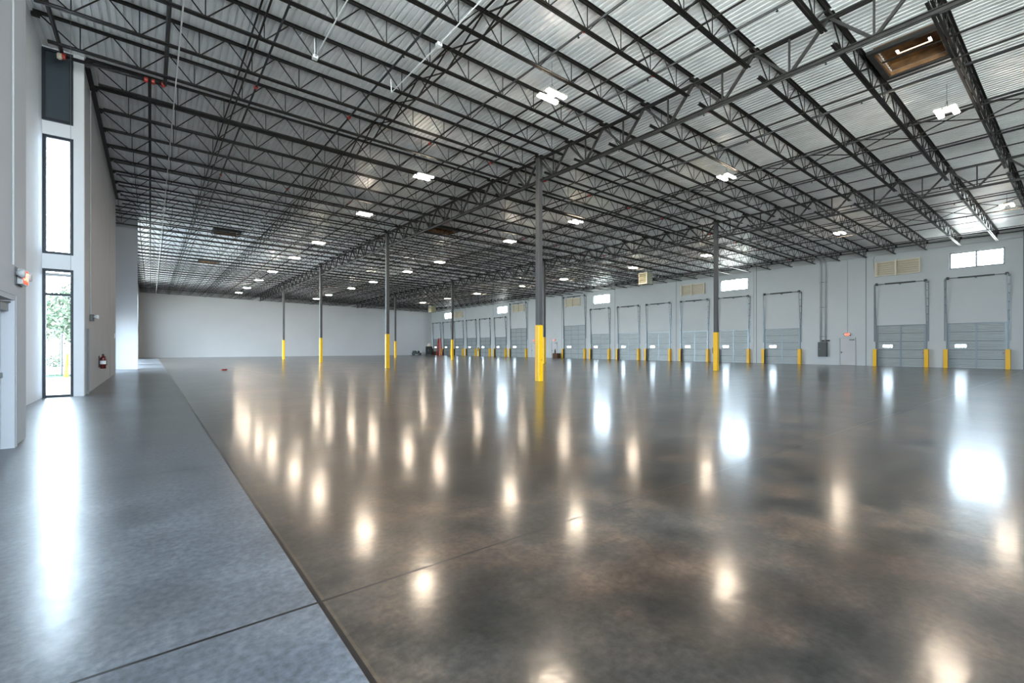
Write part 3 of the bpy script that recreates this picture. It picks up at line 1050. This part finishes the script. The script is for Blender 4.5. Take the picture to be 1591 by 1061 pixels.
# ledger angle carrying the joists on the loading wall
o = MB().box(XR - 0.13, XR, YREAR, YBACK, deck_z(XR) - 0.19, deck_z(XR) - 0.16).build('trim_%d' % (tn[0] + 1), M['steel'])
tag(o, 'dark steel ledger angle along the top of the loading wall', 'ledger', kind='structure')
o = MB().box(XL, XL + 0.12, 17.62, 31.95, deck_z(XL) - 0.2, deck_z(XL) - 0.165).build('trim_%d' % (tn[0] + 2), M['steel'])
tag(o, 'dark steel ledger along the top of the left wall', 'ledger', kind='structure')

# electrical panel
t = thing('electrical_panel', 'dark grey electrical panel with two conduits up the loading wall', 'electrical panel', (XR, 13.53, 0))
MB().chamfer_box(-0.22, 0.0, -0.31, 0.31, 0.64, 1.80, 0.015).build('enclosure', M['panel'], t)
MB().box(-0.235, -0.22, -0.27, 0.27, 0.70, 1.74).build('enclosure_door', M['panel'], t)
MB().lathe([(0.02, -0.03), (0.02, 0.0)], (-0.235, 0.18, 1.25), 8, 'x').build('latch', M['grey'], t)
MB().box(-0.12, 0.0, -0.45, 0.05, 1.86, 1.98).build('wireway', M['dark'], t)
for y, r_ in ((0.16, 0.05), (-0.17, 0.05)):
    MB().tube([(-0.08, y, 1.8), (-0.08, y, 8.1), (-0.12, y, 8.3), (-0.4, y, 8.42), (-1.6, y, 8.42)], r_, 10).build('conduit', M['grey'], t, smooth=True)
for z in (2.25, 4.6, 6.6):
    MB().box(-0.10, 0.0, -0.26, 0.25, z - 0.02, z + 0.02).build('conduit_strap', M['track'], t)

# thin conduits on the loading wall
for nm, pts, lb in (('conduit', [(XR - 0.02, 11.9, 2.5), (XR - 0.02, 11.9, 8.15)], 'thin grey conduit dropping to the exit sign beside electrical panel'),
                    ('conduit', [(XR - 0.02, 18.95, 0.9), (XR - 0.02, 18.95, 8.3)], 'thin grey conduit beside a wall joint right of the column'),
                    ('conduit', [(XR - 0.03, 1.0, 8.22), (XR - 0.03, 46, 8.22)], 'long grey conduit running along the top of the loading wall'),
                    ('conduit', [(XR - 0.03, 10.25, 7.2), (XR - 0.03, 10.25, 7.75), (XR - 0.3, 10.2, 7.9), (XR - 1.2, 9.9, 7.95)], 'bent grey conduit beside the nearest cream louver')):
    o = MB().tube(pts, 0.016 if 'thin' in lb or 'bent' in lb else 0.02, 6).build(nm, M['grey'])
    tag(o, lb, 'conduit', 'grey conduits on the loading wall')
# small control boxes between doors
for y, lb in ((22.62, 'small black control box left of the right row near column'), (62.9, 'small black control box between two far loading doors')):
    t = thing('control_box', lb, 'control box', (XR, y, 1.1), 'black control boxes')
    MB().chamfer_box(-0.12, 0.0, -0.10, 0.10, -0.28, 0.28, 0.01).build('enclosure', M['dark'], t)
    MB().lathe([(0.03, -0.03), (0.03, 0.0)], (-0.12, 0, 0.1), 8, 'x').build('push_button', M['red'], t)

# unit heaters hanging near the loading wall
for (X, Y, Z, lb) in ((35.3, 25.25, 7.12, 'cream unit heater hanging under the roof near the dock wall'), (36.0, 66.8, 7.15, 'cream unit heater hanging in the far right corner')):
    t = thing('unit_heater', lb, 'heater', (X, Y, Z), 'hanging unit heaters', math.radians(-90))
    MB().box(-0.42, 0.42, -0.40, 0.40, 0.0, 1.0).build('casing', M['heater_side'], t)
    m_ = MB()
    for a, b, p, q in ((-.44, .44, .92, 1.02), (-.44, .44, -.02, .08), (-.44, -.36, .08, .92), (.36, .44, .08, .92)):
        m_.box(a, b, -0.45, -0.40, p, q)
    m_.build('face_frame', M['cream'], t)
    m_ = MB()
    for k in range(4):
        z = 0.16 + 0.2 * k
        m_.extrude([(-0.04, -0.03), (0.04, 0.05), (0.04, 0.06), (-0.04, -0.02)], (-0.36, -0.43, z), (0.36, -0.43, z))
    m_.build('louver_blades', M['heater'], t)
    MB().lathe([(0.28, 0.40), (0.30, 0.42), (0.30, 0.52), (0.12, 0.55)], (0.0, 0, 0.45), 16, 'y').build('fan_ring', M['cream'], t)
    m_ = MB()
    for a in (-0.36, 0.36):
        for b in (-0.3, 0.3):
            m_.tube([(a, b, 1.0), (a, b, deck_z(X) - Z - 0.02)], 0.012, 5)
    m_.build('hanger_rods', M['steel'], t)

# ------------------------------------------------------------------ left wall fittings
d = thing('door_%d' % (len(DOCKS) + 4), 'grey steel door at the left picture edge', 'door', (XL, 8.49, 0), kind='structure')
MB().box(-0.14, -0.09, -0.455, 0.44, 0.01, 1.965).build('door_leaf', M['grey'], d)
m_ = MB()
m_.box(-0.20, 0.03, 0.465, 0.53, 0.0, 2.04)
m_.box(-0.20, 0.03, -0.53, -0.465, 0.0, 2.04)
m_.box(-0.20, 0.03, -0.465, 0.465, 1.975, 2.04)
m_.box(-0.20, -0.10, 0.45, 0.465, 0.0, 1.975)
m_.box(0.0, 0.035, 0.53, 0.60, 0.0, 2.10)
m_.box(0.0, 0.035, -0.53, 0.53, 2.04, 2.10)
m_.build('door_frame', M['wall_left'], d)
MB().box(-0.09, -0.02, 0.0, 0.42, 1.83, 1.92).build('door_closer', M['track'], d)
MB().bar((-0.05, 0.10, 1.93), (-0.02, 0.45, 1.95), 0.03, 0.02).build('closer_arm', M['panel'], d)
MB().box(-0.09, -0.05, -0.40, 0.30, 0.95, 1.02).build('panic_bar', M['track'], d)

exit_sign((XL, 9.33, 2.33), math.radians(90), 'lit red exit sign on the near left wall above the door')
o = MB().tube([(XL + 0.015, 8.95, 2.45), (XL + 0.015, 8.95, 9.2)], 0.013, 6).build('conduit', M['grey'])
tag(o, 'thin grey conduit rising from the left exit sign', 'conduit')
t = thing('emergency_light', 'small twin head emergency light on the left wall past the glazed door', 'emergency light', (XL, 19.04, 2.26))
MB().chamfer_box(0.0, 0.09, -0.14, 0.14, -0.10, 0.10, 0.012).build('battery_case', M['panel'], t)
for s in (-1, 1):
    MB().lathe([(0.02, 0.05), (0.06, 0.10), (0.065, 0.15), (0.05, 0.155)], (0.04, s * 0.11, 0.03), 12, 'x').build('lamp_head', M['white'], t, smooth=True)
o = MB().tube([(XL + 0.015, 19.0, 2.36), (XL + 0.015, 19.0, 9.2)], 0.013, 6).build('conduit', M['grey'])
tag(o, 'thin grey conduit rising from the twin head emergency light', 'conduit')
o = MB().box(XL, XL + 0.05, 18.05, 18.13, 0.0, 1.9).build('corner_guard', M['joint'])
tag(o, 'narrow grey vertical strip low on the left wall beside glazed door', 'corner guard')
t = thing('fire_extinguisher', 'dark red fire extinguisher hanging on the left wall', 'fire extinguisher', (XL + 0.12, 21.9, 0.60))
MB().lathe([(0.07, 0.0), (0.085, 0.01), (0.085, 0.36), (0.07, 0.41), (0.03, 0.44), (0.03, 0.47)], n=16).build('cylinder', M['darkred'], t, smooth=True)
MB().box(-0.03, 0.03, -0.05, 0.07, 0.47, 0.52).build('valve_handle', M['dark'], t)
MB().tube([(0.0, 0.05, 0.46), (0.05, 0.12, 0.42), (0.09, 0.11, 0.25), (0.09, 0.08, 0.12)], 0.014, 6).build('hose', M['dark'], t)
MB().box(-0.115, -0.085, -0.05, 0.05, 0.05, 0.46).build('wall_bracket', M['dark'], t)
MB().lathe([(0.087, 0.16), (0.088, 0.165), (0.088, 0.28), (0.087, 0.285)], n=16).build('paper_tag', M['white'], t)
t = thing('switch_plate', 'small white switch plate at the far end of left wall', 'switch', (XL, 31.0, 1.95))
MB().box(0, 0.02, -0.08, 0.08, -0.12, 0.12).build('plate', M['white'], t)
MB().box(0.02, 0.035, -0.03, 0.03, -0.05, 0.05).build('rocker', M['grey'], t)

# ------------------------------------------------------------------ items left along the far walls
t = thing('step_ladder', 'tall red folding step ladder by the farthest loading door', 'ladder', (40.6, 72.6, 0), rz=math.radians(25))
for s in (-1, 1):
    MB().bar((-0.42, s * 0.34, 0), (-0.06, s * 0.20, 3.0), 0.16, 0.05).build('front_rail', M['red'], t)
    MB().bar((0.42, s * 0.36, 0), (0.06, s * 0.22, 3.0), 0.14, 0.05).build('rear_rail', M['red'], t)
for k in range(1, 10):
    z = 0.31 * k
    f_ = z / 3.0
    xx, hy = -0.42 + 0.36 * f_, 0.33 - 0.14 * f_
    MB().box(xx - 0.04, xx + 0.05, -hy, hy, z - 0.015, z + 0.015).build('step', M['dark'], t)
MB().box(-0.14, 0.14, -0.22, 0.22, 3.0, 3.05).build('top_cap', M['dark'], t)
for k in (1, 2, 3):
    z = 0.7 * k
    xx, hy = 0.42 - 0.36 * z / 3, 0.35 - 0.14 * z / 3
    MB().bar((xx, -hy, z), (xx, hy, z), 0.03, 0.03).build('rear_brace', M['red'], t)

t = thing('equipment_cabinet', 'tall black cabinet on casters in the far right corner', 'cabinet', (40.0, 75.4, 0), rz=math.radians(-38))
MB().chamfer_box(-0.55, 0.55, -0.4, 0.4, 0.12, 1.6, 0.03).build('body', M['black'], t)
MB().box(-0.5, -0.02, -0.42, -0.40, 0.2, 1.5).build('cabinet_door', M['black'], t)
MB().box(0.02, 0.5, -0.42, -0.40, 0.2, 1.5).build('cabinet_door', M['black'], t)
MB().box(-0.06, -0.03, -0.44, -0.42, 0.8, 1.0).build('cabinet_handle', M['grey'], t)
for a in (-0.45, 0.45):
    for b in (-0.3, 0.3):
        MB().lathe([(0.06, -0.025), (0.06, 0.025)], (a, b, 0.06), 10, 'y').build('caster', M['dark'], t)
t = thing('plastic_bag', 'crumpled tan bag lying on top of the black cabinet', 'bag', (40.0, 75.4, 1.6))
bag = MB()
rings = []
for h_, r_ in ((0.0, 0.38), (0.12, 0.45), (0.3, 0.38), (0.45, 0.26), (0.55, 0.10)):
    rings.append([((r_ * (1 + 0.18 * random.uniform(-1, 1))) * math.cos(2 * math.pi * k / 14), (r_ * 0.8 * (1 + 0.18 * random.uniform(-1, 1))) * math.sin(2 * math.pi * k / 14), h_ + random.uniform(0, 0.03) * (h_ > 0)) for k in range(14)])
bag.loft(rings)
bag.build('sack', M['tan'], t, smooth=True)
MB().tube([(0, 0, 0.54), (0.05, 0.02, 0.62), (0.12, 0.0, 0.60)], [0.03, 0.04, 0.05], 8).build('tied_neck', M['tan'], t)

t = thing('floor_machine', 'low dark green wheeled machine against the far end wall', 'machine', (38.2, 76.8, 0), rz=math.radians(-38))
MB().chamfer_box(-0.8, 0.8, -0.4, 0.4, 0.18, 0.45, 0.05).build('chassis', M['green'], t)
MB().chamfer_box(-0.7, -0.05, -0.35, 0.35, 0.45, 0.82, 0.06).build('engine_cover', M['green'], t)
MB().lathe([(0.16, 0.0), (0.2, 0.03), (0.2, 0.28), (0.12, 0.36), (0.05, 0.38)], (0.35, 0, 0.45), 14).build('tank', M['black'], t)
MB().tube([(0.75, -0.3, 0.4), (0.85, -0.3, 0.88), (0.85, 0.3, 0.88), (0.75, 0.3, 0.4)], 0.02, 6).build('push_handle', M['white'], t)
for a in (-0.55, 0.55):
    for b in (-0.42, 0.42):
        MB().lathe([(0.08, -0.05), (0.18, -0.045), (0.18, 0.045), (0.08, 0.05)], (a, b, 0.18), 14, 'y').build('wheel', M['dark'], t)

t = thing('cardboard_box', 'small brown box beside the black cabinet in the far corner', 'box', (41.2, 75.1, 0), 'brown boxes on the floor')
MB().box(-0.3, 0.3, -0.3, 0.3, 0, 0.68).build('carton', M['brown'], t)
MB().box(-0.32, 0.0, -0.31, 0.31, 0.68, 0.70).build('flap', M['brown'], t)
MB().box(0.01, 0.32, -0.31, 0.31, 0.685, 0.705).build('flap', M['brown'], t)
t = thing('cardboard_box', 'brown box on the floor beside the nearer drive-in door', 'box', (41.75, 43.75, 0), 'brown boxes on the floor')
MB().box(-0.3, 0.3, -0.55, 0.35, 0, 0.62).build('carton', M['brown'], t)
MB().box(-0.31, 0.0, -0.56, 0.36, 0.62, 0.64).build('flap', M['brown'], t)
MB().box(0.01, 0.31, -0.56, 0.36, 0.625, 0.645).build('flap', M['brown'], t)
t = thing('fire_extinguisher', 'dark extinguisher standing on the brown box by the drive-in door', 'fire extinguisher', (41.7, 43.85, 0.64))
MB().lathe([(0.08, 0.0), (0.095, 0.02), (0.095, 0.36), (0.05, 0.46), (0.03, 0.5)], n=14).build('cylinder', M['dark'], t, smooth=True)
MB().box(-0.03, 0.03, -0.06, 0.08, 0.5, 0.56).build('valve_handle', M['red'], t)
t = thing('dustpan', 'small dark red dustpan lying on the floor, far left', 'dustpan', (3.44, 32.4, 0), rz=math.radians(20))
MB().extrude([(-0.10, 0.0), (0.10, 0.0), (0.10, 0.07), (0.06, 0.07), (-0.10, 0.012)], (-0.14, 0, 0), (0.14, 0, 0)).build('pan', M['red'], t)
MB().tube([(0, -0.08, 0.05), (0, -0.26, 0.07)], 0.014, 6).build('handle', M['dark'], t)

# ------------------------------------------------------------------ outside the glazed door
t = thing('bollard', 'yellow bollard standing outside the glazed door', 'bollard', (-3.62, 34.6, -0.27))
MB().lathe([(0.10, 0.0), (0.10, 1.25), (0.07, 1.32), (0.0, 1.34)], n=14).build('post', M['yellow'], t, smooth=True)
MB().lathe([(0.13, 0.0), (0.13, 0.04)], n=14).build('base_plate', M['dark'], t)
t = thing('sign_post', 'thin dark post outside behind the yellow bollard', 'post', (-4.0, 36.5, -0.27))
MB().tube([(0, 0, 0), (0, 0, 2.4)], 0.05, 8).build('pole', M['dark'], t)
MB().box(-0.06, 0.06, -0.06, 0.06, 2.4, 2.46).build('post_cap', M['dark'], t)
g = MB()
ring = [(1.9 * math.cos(2 * math.pi * k / 24) * (1 + 0.1 * math.sin(3 * k)), 1.1 * math.sin(2 * math.pi * k / 24), 0) for k in range(24)]
g.loft([ring, [(p[0] * 0.97, p[1] * 0.97, 0.06) for p in ring]])
for k in range(900):
    a, r_ = random.uniform(0, 6.283), math.sqrt(random.random())
    x_, y_ = 1.75 * r_ * math.cos(a), 1.0 * r_ * math.sin(a)
    h_ = random.uniform(0.06, 0.14)
    w_ = 0.012
    g.add([(x_ - w_, y_, 0.05), (x_ + w_, y_, 0.05), (x_ + random.uniform(-.04, .04), y_ + random.uniform(-.04, .04), 0.05 + h_)], [(0, 1, 2)])
o = g.build('grass', M['grass'], loc=(-5.2, 36.0, -0.27))
tag(o, 'patch of green grass on the pavement outside the glazed door', 'grass', kind='stuff')


def tree(loc, h, rad, n, label):
    t_ = thing('tree', label, 'tree', loc, 'trees outside the glazed door')
    tr_ = MB().tube([(0, 0, 0), (0.05, 0.05, h * 0.3), (-0.05, 0.1, h * 0.6), (0.0, 0.0, h * 0.85)], [0.16, 0.12, 0.08, 0.03], 8)
    br = []
    for k in range(12):
        a = k * 2.4
        z = h * (0.28 + 0.045 * k)
        e = Vector((math.cos(a) * rad * 0.7, math.sin(a) * rad * 0.7, z + h * 0.16))
        tr_.tube([(0, 0, z), (e * 0.5) + Vector((0, 0, z * 0.5 + 0.1)), e], [0.05, 0.035, 0.012], 5)
        br.append(e)
    tr_.build('trunk', M['bark'], t_)
    cr = MB()
    rnd = random.Random(int(h * 100))
    for k in range(n):
        c = rnd.choice(br)
        p_ = Vector((c.x + rnd.gauss(0, rad * 0.28), c.y + rnd.gauss(0, rad * 0.28), c.z + rnd.gauss(0, h * 0.07)))
        a, b = Vector((rnd.gauss(0, 1), rnd.gauss(0, 1), rnd.gauss(0, 1))).normalized(), Vector((rnd.gauss(0, 1), rnd.gauss(0, 1), rnd.gauss(0, 1))).normalized()
        s_ = rnd.uniform(0.14, 0.30)
        q = b.cross(a)
        q = q.normalized() if q.length > 1e-3 else Vector((1, 0, 0))
        cr.add([p_ - a * s_, p_ + q * s_ * 0.5, p_ + a * s_, p_ - q * s_ * 0.5], [(0, 1, 2, 3)])
    o_ = cr.build('crown', M['leaf'], t_)
    return t_


tree((-6.9, 62, -0.27), 7.2, 1.7, 1500, 'tall leafy tree outside, at left of the glazed door view')
tree((-5.6, 58, -0.27), 5.6, 1.2, 900, 'leafy tree outside, at right of the glazed door view')
tree((-10.4, 72, -0.27), 6.0, 1.5, 1000, 'leafy tree outside, mostly hidden by the recess wall')
for xx, lb in ((-7.4, 'low green shrub under the tall tree outside'), (-6.2, 'low green shrub under the right tree outside')):
    t = thing('shrub', lb, 'shrub', (xx, 54.0 if xx < -7 else 53.0, -0.27), 'shrubs outside the glazed door')
    cr = MB()
    rnd = random.Random(int(xx * 10))
    for k in range(500):
        p_ = Vector((max(-1, min(1, rnd.gauss(0, 0.45))), max(-1, min(1, rnd.gauss(0, 0.4))), abs(rnd.gauss(0.5, 0.4))))
        a, b = Vector((rnd.gauss(0, 1), rnd.gauss(0, 1), rnd.gauss(0, 1))).normalized(), Vector((rnd.gauss(0, 1), rnd.gauss(0, 1), rnd.gauss(0, 1))).normalized()
        q = b.cross(a).normalized()
        cr.add([p_ - a * 0.1, p_ + q * 0.05, p_ + a * 0.1, p_ - q * 0.05], [(0, 1, 2, 3)])
    cr.build('foliage', M['leaf'], t)
    MB().tube([(0, 0, 0), (0.02, 0, 0.3), (0, 0.03, 0.7)], [0.04, 0.03, 0.01], 6).build('stem', M['bark'], t)
